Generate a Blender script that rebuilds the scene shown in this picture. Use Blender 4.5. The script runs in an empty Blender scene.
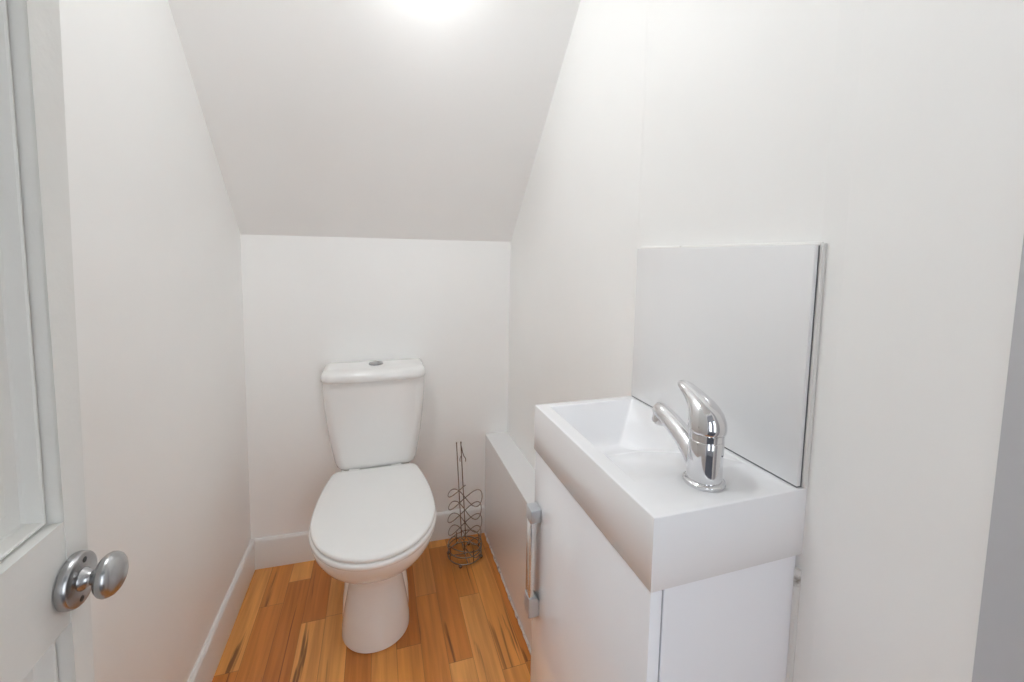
import bpy, bmesh, math, random
from math import sin, cos, pi, radians, sqrt, floor
from mathutils import Vector, Matrix

random.seed(7)
S = bpy.context.scene
COL = S.collection

# ------------------------------------------------------------------ sizes (metres)
CAM_H = 1.21
L, R = -0.4705, 0.5391             # left and right wall planes
BY, BA = 1.7669, -0.0320           # back wall at the left corner, and its slight skew
ZS, K = 1.2742, 1.0537             # foot of the sloping ceiling, and its rise per metre
CEIL = 2.32
FRONT = -0.30                      # inner face of the doorway wall
BX, BY0, BY1 = 0.3014, 0.3939, 0.7844   # basin front, near end, far end
ZT, ZB = 0.9132, 0.8207            # basin top and underside
def back(x): return BY + math.tan(BA) * (x - L)

# ------------------------------------------------------------------ materials
def new_mat(name):
    m = bpy.data.materials.new(name); m.use_nodes = True
    nt = m.node_tree
    return m, nt, nt.nodes['Principled BSDF']
def node(nt, kind, **kw):
    n = nt.nodes.new(kind)
    for k, v in kw.items(): setattr(n, k, v)
    return n
def math_node(nt, op, a, b=None):
    n = node(nt, 'ShaderNodeMath', operation=op)
    for i, v in enumerate((a, b)):
        if v is None: continue
        if hasattr(v, 'links'): nt.links.new(v, n.inputs[i])
        else: n.inputs[i].default_value = v
    return n.outputs[0]
def ramp(nt, fac, stops, interp='LINEAR'):
    n = node(nt, 'ShaderNodeValToRGB'); n.color_ramp.interpolation = interp
    el = n.color_ramp.elements
    while len(el) < len(stops): el.new(0.5)
    for e, (p, c) in zip(el, stops): e.position = p; e.color = (*c, 1)
    nt.links.new(fac, n.inputs[0]); return n.outputs[0]
def simple(name, col, rough, metal=0.0, coat=0.0, var=0.03, scale=9.0, bump=0.0, bscale=60.0):
    """plain finish with a little procedural mottling"""
    m, nt, b = new_mat(name)
    tc = node(nt, 'ShaderNodeTexCoord')
    nz = node(nt, 'ShaderNodeTexNoise'); nz.inputs['Scale'].default_value = scale; nz.inputs['Detail'].default_value = 4
    nt.links.new(tc.outputs['Object'], nz.inputs['Vector'])
    lo = tuple(c * (1 - var) for c in col); hi = tuple(min(1, c * (1 + var)) for c in col)
    nt.links.new(ramp(nt, nz.outputs['Fac'], [(0.3, lo), (0.7, hi)]), b.inputs['Base Color'])
    b.inputs['Roughness'].default_value = rough; b.inputs['Metallic'].default_value = metal
    b.inputs['Coat Weight'].default_value = coat; b.inputs['Coat Roughness'].default_value = 0.05
    if bump:
        n2 = node(nt, 'ShaderNodeTexNoise'); n2.inputs['Scale'].default_value = bscale; n2.inputs['Detail'].default_value = 5
        nt.links.new(tc.outputs['Object'], n2.inputs['Vector'])
        bp = node(nt, 'ShaderNodeBump'); bp.inputs['Strength'].default_value = bump; bp.inputs['Distance'].default_value = 0.01
        nt.links.new(n2.outputs['Fac'], bp.inputs['Height']); nt.links.new(bp.outputs[0], b.inputs['Normal'])
    return m

M = {}
M['wall'] = simple('wall_paint', (0.915, 0.912, 0.90), 0.42, var=0.012, scale=3, bump=0.12, bscale=9)
M['ceil'] = simple('ceiling_paint', (0.905, 0.90, 0.89), 0.55, var=0.012, scale=3, bump=0.12, bscale=7)
M['trim'] = simple('gloss_trim_paint', (0.80, 0.795, 0.78), 0.3, var=0.015, bump=0.05, bscale=30)
M['door'] = simple('door_paint', (0.80, 0.80, 0.775), 0.35, var=0.02, bump=0.10, bscale=45)
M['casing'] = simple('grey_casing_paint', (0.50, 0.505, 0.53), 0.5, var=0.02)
M['ceramic'] = simple('white_ceramic', (0.86, 0.855, 0.845), 0.08, coat=0.3, var=0.008)
M['seat'] = simple('seat_plastic', (0.87, 0.87, 0.86), 0.22, var=0.006)
M['resin'] = simple('basin_resin', (0.885, 0.887, 0.905), 0.12, coat=0.2, var=0.006)
M['gloss'] = simple('gloss_cabinet_white', (0.90, 0.91, 0.95), 0.10, coat=0.4, var=0.006)
M['panel'] = simple('gloss_panel_white', (0.84, 0.84, 0.845), 0.10, coat=0.4, var=0.006)
M['dark'] = simple('dark_gap', (0.16, 0.165, 0.18), 0.7, var=0.05)
M['chrome'] = simple('chrome', (0.74, 0.74, 0.755), 0.07, metal=1.0, var=0.01)
M['wire'] = simple('chrome_wire', (0.30, 0.245, 0.205), 0.25, metal=1.0, var=0.15, scale=40)
M['nickel'] = simple('brushed_nickel', (0.46, 0.46, 0.465), 0.27, metal=1.0, var=0.06, scale=50)
M['screw'] = simple('screw_recess', (0.05, 0.05, 0.05), 0.6, var=0.1)
M['alu'] = simple('satin_aluminium', (0.62, 0.65, 0.68), 0.30, metal=0.85, var=0.02)
M['bar'] = simple('satin_bar', (0.80, 0.80, 0.80), 0.22, metal=0.9, var=0.02)
M['hall'] = simple('hall_paint', (0.36, 0.36, 0.37), 0.7, var=0.03)
M['carpet'] = simple('hall_carpet', (0.10, 0.10, 0.115), 0.95, var=0.2, scale=90)
M['fitting'] = simple('lamp_fitting', (0.8, 0.8, 0.8), 0.4, var=0.02)

def dirty(name, clean, dirt, lo, hi, scale, rough, metal=0.0, bump=0.3):
    m, nt, b = new_mat(name)
    tc = node(nt, 'ShaderNodeTexCoord')
    nz = node(nt, 'ShaderNodeTexNoise'); nz.inputs['Scale'].default_value = scale; nz.inputs['Detail'].default_value = 6
    nt.links.new(tc.outputs['Object'], nz.inputs['Vector'])
    nt.links.new(ramp(nt, nz.outputs['Fac'], [(lo, clean), (hi, dirt)]), b.inputs['Base Color'])
    b.inputs['Roughness'].default_value = rough; b.inputs['Metallic'].default_value = metal
    bp = node(nt, 'ShaderNodeBump'); bp.inputs['Strength'].default_value = bump; bp.inputs['Distance'].default_value = 0.004
    nt.links.new(nz.outputs['Fac'], bp.inputs['Height']); nt.links.new(bp.outputs[0], b.inputs['Normal'])
    return m
M['sealant'] = dirty('aged_sealant', (0.78, 0.77, 0.75), (0.24, 0.21, 0.18), 0.64, 0.74, 30, 0.5)
M['foil'] = dirty('silvery_floor_sealant', (0.74, 0.73, 0.71), (0.30, 0.27, 0.24), 0.50, 0.70, 45, 0.35, 0.3, 0.5)

def floor_material():
    m, nt, b = new_mat('oiled_beech_strip_floor')
    lk = nt.links.new
    tc = node(nt, 'ShaderNodeTexCoord'); sp = node(nt, 'ShaderNodeSeparateXYZ'); lk(tc.outputs['Object'], sp.inputs[0])
    W, LEN = 0.0735, 0.52
    xx = math_node(nt, 'DIVIDE', math_node(nt, 'ADD', sp.outputs[0], 0.395 + 0.0735 * 20), W)
    col = math_node(nt, 'FLOOR', xx)
    wn = node(nt, 'ShaderNodeTexWhiteNoise', noise_dimensions='1D'); lk(col, wn.inputs['W'])
    yy = math_node(nt, 'ADD', math_node(nt, 'DIVIDE', sp.outputs[1], LEN), math_node(nt, 'MULTIPLY', wn.outputs['Value'], 9.0))
    row = math_node(nt, 'FLOOR', yy)
    cv = node(nt, 'ShaderNodeCombineXYZ'); lk(col, cv.inputs[0]); lk(row, cv.inputs[1])
    cell = node(nt, 'ShaderNodeTexWhiteNoise', noise_dimensions='3D'); lk(cv.outputs[0], cell.inputs['Vector'])
    base = ramp(nt, cell.outputs['Value'], [(0.0, (0.50, 0.165, 0.028)), (0.22, (0.66, 0.245, 0.046)),
                                             (0.55, (0.76, 0.315, 0.066)), (0.82, (0.84, 0.41, 0.115)), (1.0, (0.58, 0.195, 0.036))])
    # long grain, different in each strip
    def grain(sx, sy, seed, detail, dist):
        gx = math_node(nt, 'MULTIPLY', sp.outputs[0], sx); gy = math_node(nt, 'MULTIPLY', sp.outputs[1], sy)
        gz = math_node(nt, 'MULTIPLY', cell.outputs['Value'], seed)
        c = node(nt, 'ShaderNodeCombineXYZ'); lk(gx, c.inputs[0]); lk(gy, c.inputs[1]); lk(gz, c.inputs[2])
        n = node(nt, 'ShaderNodeTexNoise'); n.inputs['Scale'].default_value = 1.0
        n.inputs['Detail'].default_value = detail; n.inputs['Distortion'].default_value = dist
        lk(c.outputs[0], n.inputs['Vector']); return n.outputs['Fac']
    g1 = grain(70, 3.0, 53, 6, 0.5)
    g2 = grain(22, 1.1, 91, 3, 0.6)
    def mix(kind, fac, a, bcol):
        n = node(nt, 'ShaderNodeMix', data_type='RGBA', blend_type=kind)
        if hasattr(fac, 'links'): lk(fac, n.inputs[0])
        else: n.inputs[0].default_value = fac
        for sock, v in ((n.inputs[6], a), (n.inputs[7], bcol)):
            if hasattr(v, 'links'): lk(v, sock)
            else: sock.default_value = (*v, 1)
        return n.outputs[2]
    c1 = mix('MULTIPLY', 0.55, base, ramp(nt, g1, [(0.3, (0.66, 0.60, 0.54)), (0.62, (1.06, 1.06, 1.06))]))
    c1 = mix('MULTIPLY', 0.6, c1, ramp(nt, g2, [(0.32, (0.74, 0.66, 0.58)), (0.58, (1.05, 1.05, 1.05))]))
    # dark heartwood streaks in some strips
    g3 = grain(30, 1.7, 137, 4, 0.9)
    st = ramp(nt, g3, [(0.625, (0, 0, 0)), (0.69, (1, 1, 1))])
    st = math_node(nt, 'MULTIPLY', st, 0.8)
    c2 = mix('MIX', st, c1, (0.125, 0.038, 0.010))
    # fine joints between the strips
    fx = math_node(nt, 'FRACT', xx); fy = math_node(nt, 'FRACT', yy)
    jx = math_node(nt, 'LESS_THAN', fx, 0.016); jy = math_node(nt, 'LESS_THAN', fy, 0.0028)
    j = math_node(nt, 'MULTIPLY', math_node(nt, 'MAXIMUM', jx, jy), 0.6)
    c3 = mix('MIX', j, c2, (0.16, 0.06, 0.025))
    lk(c3, b.inputs['Base Color'])
    b.inputs['Roughness'].default_value = 0.33
    b.inputs['Coat Weight'].default_value = 0.15; b.inputs['Coat Roughness'].default_value = 0.25
    bp = node(nt, 'ShaderNodeBump'); bp.inputs['Strength'].default_value = 0.06; bp.inputs['Distance'].default_value = 0.01
    lk(g1, bp.inputs['Height']); lk(bp.outputs[0], b.inputs['Normal'])
    return m
M['floor'] = floor_material()

def glow(name, col, strength):
    m, nt, b = new_mat(name)
    b.inputs['Base Color'].default_value = (0.9, 0.9, 0.9, 1)
    b.inputs['Emission Color'].default_value = (*col, 1); b.inputs['Emission Strength'].default_value = strength
    return m
M['lamp'] = glow('lamp_glass', (0.955, 0.985, 1.0), 9.0)
M['fill_lamp'] = glow('fill_lamp_dome', (0.945, 0.98, 1.0), 25.0)  # emitter of the added fill lamp

# ------------------------------------------------------------------ mesh helpers
def obj(name, bm, mat, parent=None, smooth=True, angle=38):
    bmesh.ops.recalc_face_normals(bm, faces=bm.faces)
    me = bpy.data.meshes.new(name); bm.to_mesh(me); bm.free()
    if smooth:
        for p in me.polygons: p.use_smooth = True
        me.set_sharp_from_angle(angle=radians(angle))
    o = bpy.data.objects.new(name, me); COL.objects.link(o)
    for m in (mat if isinstance(mat, (list, tuple)) else [mat]): me.materials.append(m)
    if parent is not None:
        o.parent = parent; o.matrix_parent_inverse = Matrix.Translation(-Vector(parent.location))
    return o
def thing(name, label, cat, loc=(0, 0, 0), group=None):
    o = bpy.data.objects.new(name, None); COL.objects.link(o)
    o.empty_display_size = 0.1; o.location = loc
    o['label'] = label; o['category'] = cat
    if group: o['group'] = group
    return o
def struct(name, bm, mat, parent=None, **kw):
    o = obj(name, bm, mat, parent, **kw)
    if parent is None: o['kind'] = 'structure'
    return o
def add_box(bm, x0, x1, y0, y1, z0, z1, bev=0.0, seg=2):
    r = bmesh.ops.create_cube(bm, size=1.0)
    vs = r['verts']
    for v in vs:
        v.co = Vector((x0 + (v.co.x + .5) * (x1 - x0), y0 + (v.co.y + .5) * (y1 - y0), z0 + (v.co.z + .5) * (z1 - z0)))
    if bev:
        es = list({e for v in vs for e in v.link_edges})
        bmesh.ops.bevel(bm, geom=es, offset=bev, segments=seg, profile=0.5, affect='EDGES')
    return bm
def box(*a, **k): return add_box(bmesh.new(), *a, **k)
def add_loft(bm, rings, cap0=True, cap1=True, closed=False):
    vr = [[bm.verts.new(p) for p in r] for r in rings]
    n = len(vr[0])
    pairs = list(zip(vr[:-1], vr[1:])) + ([(vr[-1], vr[0])] if closed else [])
    for a, b in pairs:
        for i in range(n):
            bm.faces.new((a[i], a[(i + 1) % n], b[(i + 1) % n], b[i]))
    if not closed:
        if cap0: bm.faces.new(list(reversed(vr[0])))
        if cap1: bm.faces.new(vr[-1])
    return bm
def add_prism(bm, pts, axis, a0, a1):
    """closed polygon pts in the two other axes, extruded along axis"""
    def mk(p, a):
        return {'x': (a, p[0], p[1]), 'y': (p[0], a, p[1]), 'z': (p[0], p[1], a)}[axis]
    return add_loft(bm, [[mk(p, a0) for p in pts], [mk(p, a1) for p in pts]])
def add_tube(bm, path, r, n=10, closed=False):
    path = [Vector(p) for p in path]; m = len(path)
    rings = []; up = None
    for i, p in enumerate(path):
        if closed: t = (path[(i + 1) % m] - path[i - 1])
        else: t = path[min(i + 1, m - 1)] - path[max(i - 1, 0)]
        t.normalize()
        if up is None:
            up = Vector((0, 0, 1)) if abs(t.z) < .9 else Vector((1, 0, 0))
        u = (up - t * up.dot(t)).normalized(); up = u; w = t.cross(u)
        rr = r[i] if isinstance(r, (list, tuple)) else r
        rings.append([p + (u * cos(2 * pi * k / n) + w * sin(2 * pi * k / n)) * rr for k in range(n)])
    return add_loft(bm, rings, closed=closed)
def add_lathe(bm, prof, origin, axis=Vector((0, 0, 1)), n=40):
    axis = Vector(axis).normalized()
    u = axis.orthogonal().normalized(); w = axis.cross(u); o = Vector(origin)
    rings = [[o + axis * h + (u * cos(2 * pi * k / n) + w * sin(2 * pi * k / n)) * max(r, 1e-4) for k in range(n)] for r, h in prof]
    return add_loft(bm, rings)
def smooth01(a, b, x):
    t = max(0.0, min(1.0, (x - a) / (b - a))); return t * t * (3 - 2 * t)

# ------------------------------------------------------------------ the room shell
T = 0.10
yb_l, yb_r = back(L - T), back(R + T)
struct('floor', box(L - T, R + T, FRONT - T, 1.95, -0.08, 0.0), M['floor'], smooth=False)
struct('wall_left', box(L - T, L, FRONT - T, 1.95, 0, 2.45), M['wall'], smooth=False)
# the right wall is very slightly proud where the basin hangs
bm = bmesh.new()
px = [(R, FRONT - T), (R, 0.372), (R - 0.002, 0.40), (R - 0.002, 0.796), (R, 0.806), (R, 1.95), (R + T, 1.95), (R + T, FRONT - T)]
add_prism(bm, px, 'z', 0, 2.45)
struct('wall_right', bm, M['wall'], smooth=False)
bm = bmesh.new()
add_prism(bm, [(L - 0.02, back(L - 0.02)), (R + 0.02, back(R + 0.02)), (R + 0.02, 1.95), (L - 0.02, 1.95)], 'z', 0, 2.45)
struct('wall_back', bm, M['wall'], smooth=False)
# ceiling: the sloping soffit over the toilet, then a flat part
def ceil_ring(x):
    b = back(x); d = (CEIL - ZS) / K
    pts = [(b + 0.06, ZS - 0.06 * K)]
    pts += [(b, ZS), (b - d, CEIL), (FRONT - T, CEIL), (FRONT - T, CEIL + .14), (b + 0.06, CEIL + .14)]
    return [(x, p[0], p[1]) for p in pts]
bm = bmesh.new(); add_loft(bm, [ceil_ring(L - 0.02), ceil_ring(R + 0.02)])
struct('ceiling', bm, M['ceil'], smooth=False)
# doorway wall behind the camera
DX0, DX1, DH = -0.262, 0.498, 2.02
bm = bmesh.new()
add_box(bm, L - T, DX0 - 0.004, FRONT - T, FRONT, 0, 2.45)
add_box(bm, DX1 + 0.004, R + T, FRONT - T, FRONT, 0, 2.45)
add_box(bm, DX0 - 0.004, DX1 + 0.004, FRONT - T, FRONT, DH + .004, 2.45)
struct('wall_front', bm, M['wall'], smooth=False)
# skirting boards with a rounded top edge
HB, TB = 0.116, 0.0145
def skirting_profile():
    return [(0, 0), (TB, 0), (TB, HB - 0.014), (TB - 0.003, HB - 0.005), (TB - 0.008, HB), (0, HB)]
bm = bmesh.new()
add_loft(bm, [[(L + d, y, z) for d, z in skirting_profile()] for y in (FRONT, back(L) - 0.001)])
struct('baseboard_left', bm, M['trim'], angle=25)
bm = bmesh.new()
add_loft(bm, [[(x, back(x) - d, z) for d, z in skirting_profile()] for x in (L + TB, 0.44)])
struct('baseboard_back', bm, M['trim'], angle=25)
# upright casing on the right wall, close to the camera
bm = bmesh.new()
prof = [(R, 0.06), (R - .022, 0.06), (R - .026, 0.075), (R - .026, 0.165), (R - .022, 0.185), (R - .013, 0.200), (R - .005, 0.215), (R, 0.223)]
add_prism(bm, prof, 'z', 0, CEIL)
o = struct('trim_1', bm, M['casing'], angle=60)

# hall beyond the doorway (dim; unseen windows added and sized to steer cool fill light)
bm = bmesh.new()
add_box(bm, -1.0, -0.9, -1.9, FRONT - T, 0, 2.45)
add_box(bm, 1.0, 1.1, -1.9, FRONT - T, 0, 2.45)
struct('wall_hall_sides', bm, M['hall'], smooth=False)
WZ0, WZ1 = 0.45, 2.30
WINS = ((-0.90, -0.35), (0.25, 0.92))  # openings split and placed to shape the fill light
bm = bmesh.new()
xs_ = [-1.0] + [v for wn in WINS for v in wn] + [1.1]
for i in range(0, len(xs_), 2): add_box(bm, xs_[i], xs_[i + 1], -2.0, -1.9, 0, 2.45)
for x0, x1 in WINS:
    add_box(bm, x0, x1, -2.0, -1.9, 0, WZ0); add_box(bm, x0, x1, -2.0, -1.9, WZ1, 2.45)
struct('wall_hall', bm, M['hall'], smooth=False)
struct('ceiling_hall', box(-1.0, 1.1, -2.0, FRONT - T, 2.45, 2.55), M['hall'], smooth=False)
struct('floor_hall', box(-1.0, 1.1, -2.0, FRONT - T - .001, -0.08, 0.004), M['carpet'], smooth=False)
for i, (x0, x1) in enumerate(WINS):
    bm = bmesh.new()
    for a, b_, c, d in ((x0, x0 + .045, WZ0, WZ1), (x1 - .045, x1, WZ0, WZ1), (x0 + .045, x1 - .045, WZ0, WZ0 + .045), (x0 + .045, x1 - .045, WZ1 - .045, WZ1)):
        add_box(bm, a, b_, -1.97, -1.92, c, d)
    struct('fill_window_%d' % (i + 1), bm, M['trim'], smooth=False)

# ------------------------------------------------------------------ the open panelled door on the left
DXF, DY0, DY1, DZ1 = -0.265, -0.272, 0.487, 2.0     # front face plane, hinge edge, free edge, top
DT = 0.036
Y0, Y1 = DY0 + 0.034, 0.4555                       # panel opening between the stiles
def door_panel_frame(bm):
    """stiles, rails and, round each panel opening, a sloping moulding"""
    edge = lambda z: DY1 + 0.022 * (z - 0.93)
    add_prism(bm, [(Y1, 0.008), (edge(0.008), 0.008), (edge(DZ1), DZ1), (Y1, DZ1)], 'x', DXF - DT, DXF)
    bmesh.ops.bevel(bm, geom=list(bm.edges), offset=0.002, segments=2, affect='EDGES')
    add_box(bm, DXF - DT, DXF, DY0, Y0, 0.008, DZ1, bev=0.002)
    for z0, z1 in ((0.008, 0.16), (0.876, 0.971), (1.90, DZ1)):
        add_box(bm, DXF - DT, DXF - 0.0008, Y0 - .003, Y1 + .003, z0, z1)
bm = bmesh.new(); door_panel_frame(bm)
door = struct('door_1', bm, M['door'], angle=30)
def rect(y0, y1, z0, z1, x): return [(x, y0, z0), (x, y1, z0), (x, y1, z1), (x, y0, z1)]
def moulded_panel(z0, z1):
    bm = bmesh.new()
    rings = []
    # hollow-and-fillet moulding stepping down from the frame face to the sunk panel, then a raised field
    for d, x in ((0, -0.0005), (0.0002, -0.0160), (0.0020, -0.0160), (0.0021, -0.0105), (0.0028, -0.0095), (0.0042, -0.0095), (0.0050, -0.0108), (0.0053, -0.0150), (0.0057, -0.0190), (0.0064, -0.0215), (0.0080, -0.0230),
                 (0.0235, -0.0225), (0.0242, -0.0210), (0.0255, -0.0205)):
        rings.append(rect(Y0 + d, Y1 - d, z0 + d, z1 - d, DXF + x))
    vr = [[bm.verts.new(p) for p in r] for r in rings]
    for a, b in zip(vr[:-1], vr[1:]):
        for i in range(4): bm.faces.new((a[i], a[(i + 1) % 4], b[(i + 1) % 4], b[i]))
    bm.faces.new(vr[-1])
    # back of the panel gives it thickness
    bk = [bm.verts.new(p) for p in rect(Y0, Y1, z0, z1, DXF - 0.030)]
    bm.faces.new(bk)
    for i in range(4): bm.faces.new((vr[0][i], vr[0][(i + 1) % 4], bk[(i + 1) % 4], bk[i]))
    return bm
obj('panel', moulded_panel(0.971, 1.90), M['door'], door, angle=20)
obj('panel', moulded_panel(0.16, 0.876), M['door'], door, angle=20)
# round knob on a round rose
KY, KZ = 0.4610, 0.9125
bm = bmesh.new()
add_lathe(bm, [(0.0232, 0), (0.0236, 0.002), (0.0232, 0.0062), (0.0222, 0.0078), (0.0205, 0.0084), (0.010, 0.0086)], (DXF, KY, KZ), (1, 0, 0), 48)
knob_rose = obj('rose', bm, M['nickel'], door); knob_rose['label'] = 'round brushed steel rose with two screw holes'
bm = bmesh.new()
for a in (78, 258):
    c = Vector((DXF + 0.0080, KY + 0.0165 * cos(radians(a)), KZ + 0.0165 * sin(radians(a))))
    add_lathe(bm, [(0.0026, 0), (0.0024, 0.0008)], c, (1, 0, 0), 16)
obj('screw', bm, M['screw'], knob_rose)
bm = bmesh.new()
add_lathe(bm, [(0.0100, 0.008), (0.0095, 0.0095), (0.0078, 0.0115), (0.0064, 0.0145), (0.0062, 0.0170), (0.0080, 0.0185), (0.0085, 0.0195), (0.0120, 0.0205), (0.0158, 0.0222), (0.0180, 0.0245),
               (0.0190, 0.0272), (0.0186, 0.0300), (0.0172, 0.0328), (0.0145, 0.0352), (0.0105, 0.0372), (0.0055, 0.0383), (0.0005, 0.0386)],
          (DXF, KY, KZ), (1, 0, 0), 56)
kn = obj('door_knob', bm, M['nickel'], door, angle=60); kn['label'] = 'brushed steel mushroom door knob'

# ------------------------------------------------------------------ toilet
TX = -0.013
toilet = thing('toilet', 'white close-coupled ceramic toilet with closed lid under the sloping ceiling', 'toilet', (TX, 1.45, 0))
N = 72
def d_ring(z, yf, yb, hw, ym, nf=2.1, nb=3.0, cx=TX, hb=None):
    """plan outline: round front, squarer back"""
    pts = []
    for k in range(N):
        a = 2 * pi * k / N; c, s = cos(a), sin(a)
        e = nf if s < 0 else nb
        X = abs(c) ** (2 / e) * (1 if c > 0 else -1); Yv = abs(s) ** (2 / e)
        y = ym - Yv * (ym - yf) if s < 0 else ym + Yv * (yb - ym)
        pts.append((cx + X * hw, y, z))
    return pts
bm = bmesh.new()
rings = [d_ring(0.000, 1.268, 1.60, .101, 1.38), d_ring(0.004, 1.262, 1.60, .1055, 1.375), d_ring(0.03, 1.266, 1.60, .1045, 1.375),
         d_ring(0.08, 1.279, 1.60, .0965, 1.38), d_ring(0.14, 1.297, 1.60, .0850, 1.39), d_ring(0.175, 1.304, 1.61, .0800, 1.40),
         d_ring(0.198, 1.303, 1.62, .0795, 1.40), d_ring(0.212, 1.294, 1.63, .0835, 1.40), d_ring(0.226, 1.276, 1.65, .092, 1.38), d_ring(0.242, 1.250, 1.67, .104, 1.37), d_ring(0.260, 1.222, 1.68, .118, 1.36),
         d_ring(0.282, 1.193, 1.70, .136, 1.34), d_ring(0.306, 1.168, 1.71, .153, 1.32), d_ring(0.330, 1.149, 1.715, .167, 1.32),
d_ring(0.350, 1.138, 1.72, .1745, 1.31),
         d_ring(0.366, 1.130, 1.72, .179, 1.31), d_ring(0.377, 1.127, 1.72, .1805, 1.31), d_ring(0.383, 1.130, 1.718, .178, 1.31)]
add_loft(bm, rings)
# the wider rear plinth that shows as a ledge either side of the pedestal
add_loft(bm, [d_ring(z, 1.375 + 0.02 * (z / .2), 1.62, hw, 1.46, nf=5, nb=5) for z, hw in
              ((0, .1075), (0.02, .108), (0.08, .1055), (0.14, .098), (0.19, .090), (0.215, .084))])
# shelf at the back that carries the cistern
add_box(bm, TX - .125, TX + .125, 1.622, 1.735, 0.32, 0.4045, bev=0.012, seg=3)
obj('pan', bm, M['ceramic'], toilet, angle=50)

def seat_outline(grow, back_y=1.612, front=1.108, hw0=.1835):
    """outline of seat and lid: elliptical front, sides drawing in to a straight back"""
    ym = 1.332; pts = []
    n = 40
    for k in range(n + 1):
        a = -pi + pi * k / n
        pts.append((TX + abs(cos(a)) ** (2 / 2.06) * (1 if cos(a) > 0 else -1) * (hw0 + grow), ym + (-abs(sin(a)) ** (2 / 2.06)) * (ym - front + grow)))
    m = 14; by_ = back_y + grow; r = 0.02
    side = []
    for k in range(1, m + 1):
        t = k / m
        side.append(((hw0 + grow) - 0.033 * t ** 2.0, ym + (by_ - r - ym) * t))
    w = side[-1][0]
    for k in range(1, 6):
        a = pi / 2 * k / 5
        side.append((w - .004 - r * (1 - cos(a)), by_ - r + r * sin(a)))
    pts += [(TX + x, y) for x, y in side]
    pts += [(TX - x, y) for x, y in reversed(side)]
    return pts
def slab(bm, levels):
    add_loft(bm, [[(x, y, z) for x, y in seat_outline(g)] for g, z in levels])
bm = bmesh.new(); slab(bm, [(-.004, .3835), (.001, .386), (.0035, .391), (.0035, .397), (.0015, .4015), (-.003, .4035)])
obj('seat', bm, M['seat'], toilet, angle=50)
bm = bmesh.new(); slab(bm, [(-.009, .4062), (-.001, .4072), (.0, .4095), (.0, .413), (-.0015, .4165), (-.005, .4185), (-.02, .4198), (-.06, .4210), (-.10, .4213)])
for s in (-1, 1):
    add_tube(bm, [(TX + s * .075 - .018, 1.622, .408), (TX + s * .075 + .018, 1.622, .408)], .008, 14)
obj('lid', bm, M['seat'], toilet, angle=50)

def rr_ring(z, hw, y0, y1, r=0.03, bow=0.008, cx=TX, n=8):
    """rounded rectangle whose front edge bows out a little"""
    pts = []
    for qx, qy, a0 in ((1, -1, -pi / 2), (1, 1, 0), (-1, 1, pi / 2), (-1, -1, pi)):
        r_ = r if qy < 0 else r * .4
        cxx = qx * (hw - r_); cyy = (y0 + r_) if qy < 0 else (y1 - r_)
        for k in range(n):
            a = a0 + (pi / 2) * k / (n - 1)
            pts.append([cx + cxx + r_ * cos(a), cyy + r_ * sin(a), z])
    # extra points along the front so the bow is smooth
    out = []
    for i, p in enumerate(pts):
        out.append(p)
    x0, x1 = out[-1][0], out[0][0]
    for k in range(1, 12):
        out.append([x0 + (x1 - x0) * k / 12, y0, z])
    for p in out:
        if p[1] < (y0 + y1) / 2:
            t = (p[0] - cx) / hw; p[1] -= bow * (1 - t * t)
    return [tuple(p) for p in out]
CB = 1.742
bm = bmesh.new()
lv = []
for z, hw, y0, r in ((.405, .122, 1.650, .03), (.408, .136, 1.634, .032), (.418, .1440, 1.626, .036), (.436, .1490, 1.620, .037), (.50, .1590, 1.608, .037),
                     (.58, .1690, 1.597, .036), (.66, .1765, 1.589, .036), (.72, .1800, 1.585, .036), (.7555, .1810, 1.584, .036)):
    lv.append(rr_ring(z, hw, y0, CB, r, bow=.010, cx=TX + .004 * (1 - (z - .43) / .34)))
add_loft(bm, lv)
obj('cistern', bm, M['ceramic'], toilet, angle=50)
bm = bmesh.new()
lv = [rr_ring(z, hw, y0, y1, .038, bow=.012) for z, hw, y0, y1 in
      ((.7565, .1785, 1.586, CB), (.7570, .1812, 1.578, CB + .001), (.7595, .1824, 1.572, CB + .002), (.770, .1828, 1.570, CB + .002), (.780, .1825, 1.571, CB + .002), (.788, .180, 1.575, CB + .001),
       (.7935, .174, 1.583, CB - .004), (.7965, .160, 1.600, CB - .015), (.7975, .12, 1.64, CB - .045))]
add_loft(bm, lv)
cl = obj('cistern_lid', bm, M['ceramic'], toilet, angle=60)
bm = bmesh.new()
add_lathe(bm, [(.0255, .796), (.0258, .8010), (.0248, .8030), (.0220, .8036), (.0212, .8024), (.0206, .8036), (.015, .8066), (.007, .8084), (.0003, .8088)], (TX + .004, 1.662, 0), (0, 0, 1), 40)
fb = obj('flush_button', bm, M['nickel'], cl); fb['label'] = 'round chrome flush button'

# ------------------------------------------------------------------ wire toilet roll holder
HX, HY = 0.327, 1.603
hold = thing('toilet_roll_holder', 'freestanding coiled wire toilet roll holder on the floor between toilet and boxing', 'toilet roll holder', (HX, HY, 0))
RW = 0.0019
HR = 0.067
bm = bmesh.new()
add_tube(bm, [(HX + HR * cos(2 * pi * k / 60), HY + HR * sin(2 * pi * k / 60), 0.014) for k in range(60)], RW * 1.3, 10, closed=True)
add_tube(bm, [(HX + (HR - .002) * cos(2 * pi * k / 60), HY + (HR - .002) * sin(2 * pi * k / 60), 0.040) for k in range(60)], RW * 1.2, 10, closed=True)
add_tube(bm, [(HX + (HR - .001) * cos(2 * pi * k / 60), HY + (HR - .001) * sin(2 * pi * k / 60), 0.062 + .008 * sin(4 * pi * k / 60)) for k in range(60)], RW, 10, closed=True)
base = obj('base_ring', bm, M['wire'], hold)
bm = bmesh.new()
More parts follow.
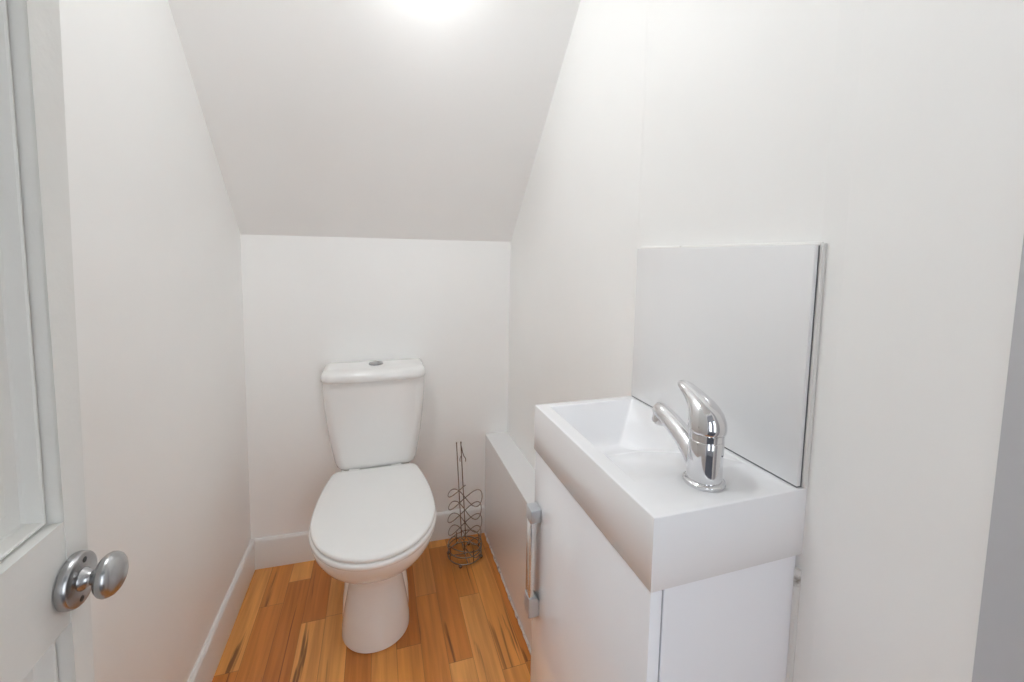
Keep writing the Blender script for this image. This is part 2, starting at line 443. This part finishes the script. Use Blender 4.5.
for a in (20, 110, 200, 290):
    x, y = HX + HR * cos(radians(a)), HY + HR * sin(radians(a))
    add_tube(bm, [(x, y, .014), (x * 1 + 0, y, .028), (HX + (HR - .002) * cos(radians(a)), HY + (HR - .002) * sin(radians(a)), .040), (HX + (HR - .001) * cos(radians(a)), HY + (HR - .001) * sin(radians(a)), .066)], RW, 8)
add_tube(bm, [(HX - HR, HY, .014), (HX, HY, .012), (HX + HR, HY, .014)], RW, 8)
add_tube(bm, [(HX, HY - HR, .014), (HX, HY, .012), (HX, HY + HR, .014)], RW, 8)
obj('base_strut', bm, M['wire'], hold)
for a in (65, 155, 245, 335):
    bm = bmesh.new()
    x, y = HX + HR * cos(radians(a)), HY + HR * sin(radians(a))
    add_lathe(bm, [(.0005, 0.0), (.004, .0008), (.0066, .004), (.0075, .0075), (.0066, .011), (.004, .0142), (.0005, .015)], (x, y, 0), (0, 0, 1), 18)
    obj('foot', bm, M['wire'], hold)
# the coil: a wire that loops out left and right, crossing at the middle on each level
bm = bmesh.new()
pts = []
levels = 5; Z0, PZ = 0.040, 0.0520
ca, sa = cos(radians(-17)), sin(radians(-17))
for k in range(levels * 64 + 1):
    t = 2 * pi * k / 64
    lev, fr = k // 64, (k % 64) / 64
    zz = Z0 + PZ * (lev + smooth01(.60, 1.0, fr))
    u = HR * sin(t) * (1.0 - .04 * (lev % 2)); v = HR * 0.90 * sin(2 * t)
    pts.append((HX + u * ca - v * sa, HY + u * sa + v * ca, zz))
add_tube(bm, pts, RW, 8)
obj('coil', bm, M['wire'], hold, angle=80)
bm = bmesh.new()
pts = []
for s, seq in ((-1, 1), (1, -1)):
    line = [(HX - .028 + s * .0085, HY, .476), (HX - .015 + s * .0085, HY, .25), (HX - .005 + s * .0080, HY, .085), (HX - .004 + s * .006, HY, .074)]
    pts += line if seq == 1 else list(reversed(line))
add_tube(bm, pts, RW * 1.05, 8)
for s in (-1, 1):
    add_lathe(bm, [(.0005, -.004), (.0026, -.002), (.0026, .002), (.0005, .005)], (HX - .028 + s * .0085, HY, .478), (0, 0, 1), 12)
add_tube(bm, [(HX - .004, HY, .074), (HX - .001, HY, .04), (HX, HY, .012)], RW, 8)
rod = obj('rod', bm, M['wire'], hold)
bm = bmesh.new()
hk = [(HX - .0185, HY - .002, .466), (HX - .014, HY - .006, .442), (HX - .009, HY - .010, .426), (HX - .005, HY - .012, .421), (HX - .002, HY - .012, .414), (HX - .003, HY - .011, .404)]
add_tube(bm, hk, RW * .8, 8)
add_tube(bm, [(HX - .0165, HY - .002, .426), (HX - .021, HY - .005, .423), (HX - .024, HY - .006, .414), (HX - .023, HY - .006, .404)], RW * .8, 8)
obj('hook', bm, M['wire'], rod)

# ------------------------------------------------------------------ pipe boxing low on the right wall
BXF, BZ = 0.4411, 0.445
boxing = thing('pipe_boxing', 'low white boxed-in pipe casing along the right wall beyond the vanity cabinet', 'pipe boxing', (0.49, 1.25, 0))
ye = back(BXF) - 0.0015
bm = bmesh.new(); add_box(bm, BXF, BXF + .016, BY1 + .012, ye, 0.004, BZ - .0165, bev=.0008, seg=1)
obj('front_panel', bm, M['panel'], boxing)
bm = bmesh.new()
add_prism(bm, [(BXF - .001, BY1 + .012), (R - .0005, BY1 + .012), (R - .0005, back(R) - .001), (BXF - .001, ye)], 'z', BZ - .016, BZ)
bmesh.ops.bevel(bm, geom=[e for e in bm.edges], offset=.0012, segments=2, affect='EDGES')
obj('top_board', bm, M['panel'], boxing)
bm = bmesh.new()
pp, rr = [], []
k = 0
y = BY1 + .02
while y < ye - .004:
    pp.append((BXF - .002 + random.uniform(-.0012, .0012), y, .003 + random.uniform(0, .0025)))
    rr.append(random.uniform(.0030, .0045) if random.random() < .85 else .0062); y += .016
add_tube(bm, pp, rr, 10)
for v in bm.verts: v.co.z = max(v.co.z, .0003); v.co.x = min(v.co.x, BXF + .004)
o = obj('floor_sealant', bm, M['foil'], boxing); o['label'] = 'ragged silvery sealant along the floor'

# ------------------------------------------------------------------ vanity cabinet
cab = thing('vanity_cabinet', 'slim gloss white vanity cabinet standing under the basin', 'cabinet', (0.42, 0.59, 0))
CY0, CY1 = BY0 + .004, BY1 - .004
CXD = BX + .0025                   # door front
bm = bmesh.new(); add_box(bm, CXD + .0195, R - .006, CY0, CY1, 0.0, ZB - .0012, bev=.0008, seg=1)
obj('carcass', bm, M['gloss'], cab)
bm = bmesh.new(); add_box(bm, CXD + .0165, CXD + .0195, CY0 + .003, CY1 - .003, 0.01, ZB - .003)
obj('door_gap', bm, M['dark'], cab)
bm = bmesh.new(); add_box(bm, CXD, CXD + .0165, CY0 - .001, CY1 + .001, 0.012, ZB - .0025, bev=.0012, seg=2)
cdoor = obj('door', bm, M['gloss'], cab)
# upright bar handle: two block ends and a bar
HXO = 0.282
bm = bmesh.new()
add_box(bm, HXO + .001, HXO + .0095, .7435, .7675, .515, .692, bev=.0012)
hd = obj('handle', bm, M['bar'], cdoor); hd['label'] = 'upright metal bar handle with grey block ends'
for z0, z1 in ((.688, .716), (.490, .532)):
    bm = bmesh.new()
    if z0 > .6: add_box(bm, HXO, CXD + .0002, .7415, .7695, z0, z1, bev=.0015)
    else:
        add_prism(bm, [(HXO, z0), (CXD + .0002, z0), (CXD + .0002, z0 + .032), (CXD - .006, z1), (HXO, z1)], 'y', .7415, .7695)
        bmesh.ops.bevel(bm, geom=list(bm.edges), offset=.0012, segments=2, affect='EDGES')
    obj('handle_post', bm, M['alu'], cdoor)
bm = bmesh.new()
pp = [(R - .004, CY0 - .002, z) for z in [0.02 + .02 * i for i in range(40)] if z < ZB - .002]
add_tube(bm, pp, [random.uniform(.0042, .0048) for _ in pp], 8)
obj('sealant', bm, M['sealant'], cab)

# ------------------------------------------------------------------ wash basin
basin = None
def bowl_depth(x, y):
    def smin(a, b, k=.12):
        h = max(0.0, min(1.0, .5 + .5 * (b - a) / k)); return b + (a - b) * h - k * h * (1 - h)
    lin = lambda a, b, v: max(0.0, (v - a) / (b - a))
    front = lin(.3265, .3400, x); rear = lin(.5175, .466, x); far = lin(.7670, .727, y)
    slope = lin(.470, .690, y) ** 1.25
    v = smin(smin(front, rear, .10), smin(far, slope, .10), .10)
    v = smin(v, 1.0, .22)
    return .0745 * max(0.0, v)
NX, NY = 96, 150
X0, X1, YA, YB = BX, R - .001, BY0, BY1
def dens(a, b, n, marks):
    base_ = [a + (b - a) * i / n for i in range(n + 1)]
    for m0, m1, q in marks: base_ += [m0 + (m1 - m0) * i / q for i in range(q + 1)]
    base_ = sorted(base_); out = [base_[0]]
    for v in base_[1:]:
        if v - out[-1] > 2e-4: out.append(v)
    return out
e = .0014
xs = dens(X0 + e, X1, 70, [(.326, .336, 16), (.46, .518, 26)])
ys = dens(YA + e, YB - e, 110, [(.733, .768, 24)])
bm = bmesh.new()
grid = [[bm.verts.new((x, y, ZT - bowl_depth(x, y))) for y in ys] for x in xs]
for i in range(len(xs) - 1):
    for j in range(len(ys) - 1):
        bm.faces.new((grid[i][j], grid[i + 1][j], grid[i + 1][j + 1], grid[i][j + 1]))
# outer loop, softened arris, then the sides and underside
loop = [grid[i][0] for i in range(len(xs))] + [grid[-1][j] for j in range(1, len(ys))] + [grid[i][-1] for i in range(len(xs) - 2, -1, -1)] + [grid[0][j] for j in range(len(ys) - 2, 0, -1)]
def outset(v, d, z):
    c = v.co.copy()
    if abs(c.x - (X0 + e)) < 1e-5: c.x -= d
    if abs(c.y - (YA + e)) < 1e-5: c.y -= d
    if abs(c.y - (YB - e)) < 1e-5: c.y += d
    c.z = z; return bm.verts.new(c)
prev = loop
for d, z in ((e * .7, ZT - e * .3), (e, ZT - e), (e, ZB + .001), (e - .001, ZB)):
    cur = [outset(v, d, z) for v in loop]
    for i in range(len(loop)):
        k = (i + 1) % len(loop); bm.faces.new((prev[i], prev[k], cur[k], cur[i]))
    prev = cur
bm.faces.new(prev)
basin = obj('wash_basin', bm, M['resin'], None, angle=50)
basin['label'] = 'white rectangular wall basin with a sunk bowl on the vanity cabinet'; basin['category'] = 'basin'

# ------------------------------------------------------------------ mixer tap
TXC, TYC = 0.416, 0.4445
tap = thing('mixer_tap', 'chrome single-lever mixer tap on the near end of the basin', 'tap', (TXC, TYC, ZT))
bm = bmesh.new()
add_lathe(bm, [(.0262, .0), (.0268, .0015), (.0262, .0048), (.0245, .0062), (.0215, .0068)], (TXC, TYC, ZT), (0, 0, 1), 48)
obj('base_ring', bm, M['chrome'], tap)
bm = bmesh.new()
add_lathe(bm, [(.0220, .0060), (.0224, .012), (.0222, .045), (.0224, .060), (.0222, .0605), (.0215, .0612), (.0222, .0620), (.0224, .0705), (.0218, .0712)], (TXC, TYC, ZT), (0, 0, 1), 56)
obj('body', bm, M['chrome'], tap)
# spout, swelling out of the body and rising towards the bowl
bm = bmesh.new()
path = [(.446, .930), (.455, .9375), (.465, .9455), (.478, .9540), (.495, .9625), (.515, .9705), (.532, .9760), (.5415, .9782), (.5475, .9790), (.5515, .9790)]
rad = [.0205, .0195, .0178, .0160, .0145, .0135, .0130, .0125, .0100, .004]
rings = []
for i, ((y, z), r) in enumerate(zip(path, rad)):
    a, b = path[max(i - 1, 0)], path[min(i + 1, len(path) - 1)]
    t = Vector((0, b[0] - a[0], b[1] - a[1])).normalized(); n_ = Vector((0, -t.z, t.y))
    rings.append([Vector((TXC, y, z)) + (Vector((1, 0, 0)) * cos(2 * pi * k / 32) * r * 1.0 + n_ * sin(2 * pi * k / 32) * r) for k in range(32)])
add_loft(bm, rings)
obj('spout', bm, M['chrome'], tap, angle=60)
bm = bmesh.new()
add_lathe(bm, [(.0085, .0), (.0115, .004), (.0118, .0165), (.0105, .018), (.0085, .0165)], (TXC, .5370, .9765), (0, .34, -1), 32)
obj('nozzle', bm, M['chrome'], tap)
# lever: grows out of the cap and sweeps up to a rounded tip over the spout
bm = bmesh.new()
sec = [(.4440, .9850, 0, .0234, .0234), (.4438, .9862, 0, .0240, .0240), (.4436, .9910, 3, .0240, .0242), (.4442, .9965, 11, .0236, .0236), (.4468, 1.0030, 23, .0226, .0220), (.4505, 1.0090, 34, .0209, .0188), (.4558, 1.0148, 43, .0188, .0154),
       (.4628, 1.0200, 50, .0168, .0124), (.4706, 1.0246, 54, .0150, .0100), (.4785, 1.0287, 57, .0134, .0082), (.4860, 1.0320, 60, .0119, .0068), (.4922, 1.0343, 64, .0102, .0056), (.4962, 1.0356, 68, .0076, .0040), (.4982, 1.0362, 72, .0034, .0016)]
rings = []
for y, z, a, rx, rn in sec:
    a = radians(a); n_ = Vector((0, cos(a), -sin(a)))
    rings.append([Vector((TXC, y, z)) + Vector((1, 0, 0)) * cos(2 * pi * k / 40) * rx + n_ * sin(2 * pi * k / 40) * rn for k in range(40)])
add_loft(bm, rings)
obj('lever', bm, M['chrome'], tap, angle=60)

# ------------------------------------------------------------------ splashback
spl = thing('splashback_panel', 'square gloss white splashback panel on the wall above the basin', 'splashback', (R, .59, ZT))
SX = R - .0155
SZ = 1.2325
bm = bmesh.new(); add_box(bm, SX, R - .0036, BY0 + .0035, BY1 - .002, ZT + .0022, SZ, bev=.0010, seg=2)
obj('panel', bm, M['panel'], spl)
bm = bmesh.new(); add_box(bm, SX + .0012, R - .004, BY0 + .005, BY1 - .003, ZT + .0001, ZT + .0022)
add_box(bm, SX + .0062, R - .0085, BY0 + .0026, BY0 + .0036, ZT + .002, SZ - .001)
obj('joint', bm, M['dark'], spl)
bm = bmesh.new()
n = 36
pp = [(R - .0045, BY0 + .0015, ZT + .002 + (SZ - ZT) * i / n) for i in range(n + 1)]
add_tube(bm, pp, [random.uniform(.0036, .0041) for _ in pp], 8)
pp = [(R - .0045, BY0 + .002 + (BY1 - BY0 - .004) * i / n, SZ + .0008) for i in range(n + 1)]
add_tube(bm, pp, [random.uniform(.0032, .0036) for _ in pp], 8)
o = obj('sealant', bm, M['sealant'], spl); o['label'] = 'stained sealant round the edge'

# ------------------------------------------------------------------ ceiling lamp (just above the frame, on the slope)
LX, LY = 0.130, 1.125
LZ = ZS + K * (back(LX) - LY)
nrm = Vector((0, -K, -1)).normalized()
lamp = thing('ceiling_light', 'small round globe lamp high on the sloping ceiling above the toilet', 'ceiling light', (LX, LY, LZ))
bm = bmesh.new(); add_lathe(bm, [(.036, 0), (.036, .008), (.030, .014), (.018, .020), (.016, .080)], Vector((LX, LY, LZ)), nrm, 36)
obj('lamp_base', bm, M['fitting'], lamp)
bm = bmesh.new()
bmesh.ops.create_icosphere(bm, subdivisions=3, radius=.045, matrix=Matrix.Translation(Vector((LX, LY, LZ)) + nrm * .118))
obj('globe', bm, M['lamp'], lamp)

# added fill lamp, out of view on the flat ceiling, to even the light
FX, FY = -0.26, 0.64
fill_lamp = thing('ceiling_light', 'added fill light, a wide flush opal dome on the flat part of the ceiling', 'ceiling light', (FX, FY, CEIL))
bm = bmesh.new(); add_lathe(bm, [(.135, 0), (.138, .01), (.138, .028), (.128, .032), (.128, .03)], (FX, FY, CEIL), (0, 0, -1), 48)
obj('lamp_base', bm, M['fitting'], fill_lamp)
bm = bmesh.new(); add_lathe(bm, [(.127, .031), (.120, .045), (.10, .058), (.07, .068), (.03, .074), (.0005, .075)], (FX, FY, CEIL), (0, 0, -1), 48)
obj('fill_diffuser', bm, M['fill_lamp'], fill_lamp)

# ------------------------------------------------------------------ daylight entering by the added hall windows
w = bpy.data.worlds.new('daylight'); S.world = w; w.use_nodes = True
bg = w.node_tree.nodes['Background']
bg.inputs['Color'].default_value = (0.89, 0.945, 1.0, 1); bg.inputs['Strength'].default_value = 4.1

# ------------------------------------------------------------------ camera
yaw, pitch, roll = 0.30677, -0.08286, 0.01798
F, CY = 425.119, 292.461
fwd = Vector((cos(pitch) * sin(yaw), cos(pitch) * cos(yaw), sin(pitch)))
rt = Vector((cos(yaw), -sin(yaw), 0)); up = rt.cross(fwd)
r2 = cos(roll) * rt + sin(roll) * up; u2 = -sin(roll) * rt + cos(roll) * up
cd = bpy.data.cameras.new('camera'); cam = bpy.data.objects.new('camera', cd); COL.objects.link(cam)
mw = Matrix((r2, u2, -fwd)).transposed().to_4x4(); mw.translation = (0, 0, CAM_H)
cam.matrix_world = mw
cd.sensor_width = 36; cd.sensor_fit = 'HORIZONTAL'; cd.lens = F / 1024 * 36
cd.shift_y = (CY - 341) / 1024; cd.clip_start = 0.01
S.camera = cam

vs = S.view_settings
vs.view_transform = 'Standard'; vs.look = 'None'; vs.gamma = 1; vs.use_curve_mapping = False
vs.exposure = 0.15
try:
    S.cycles.max_bounces = 16; S.cycles.diffuse_bounces = 10; S.cycles.glossy_bounces = 8
    S.cycles.use_denoising = True; S.cycles.caustics_reflective = False
except Exception: pass
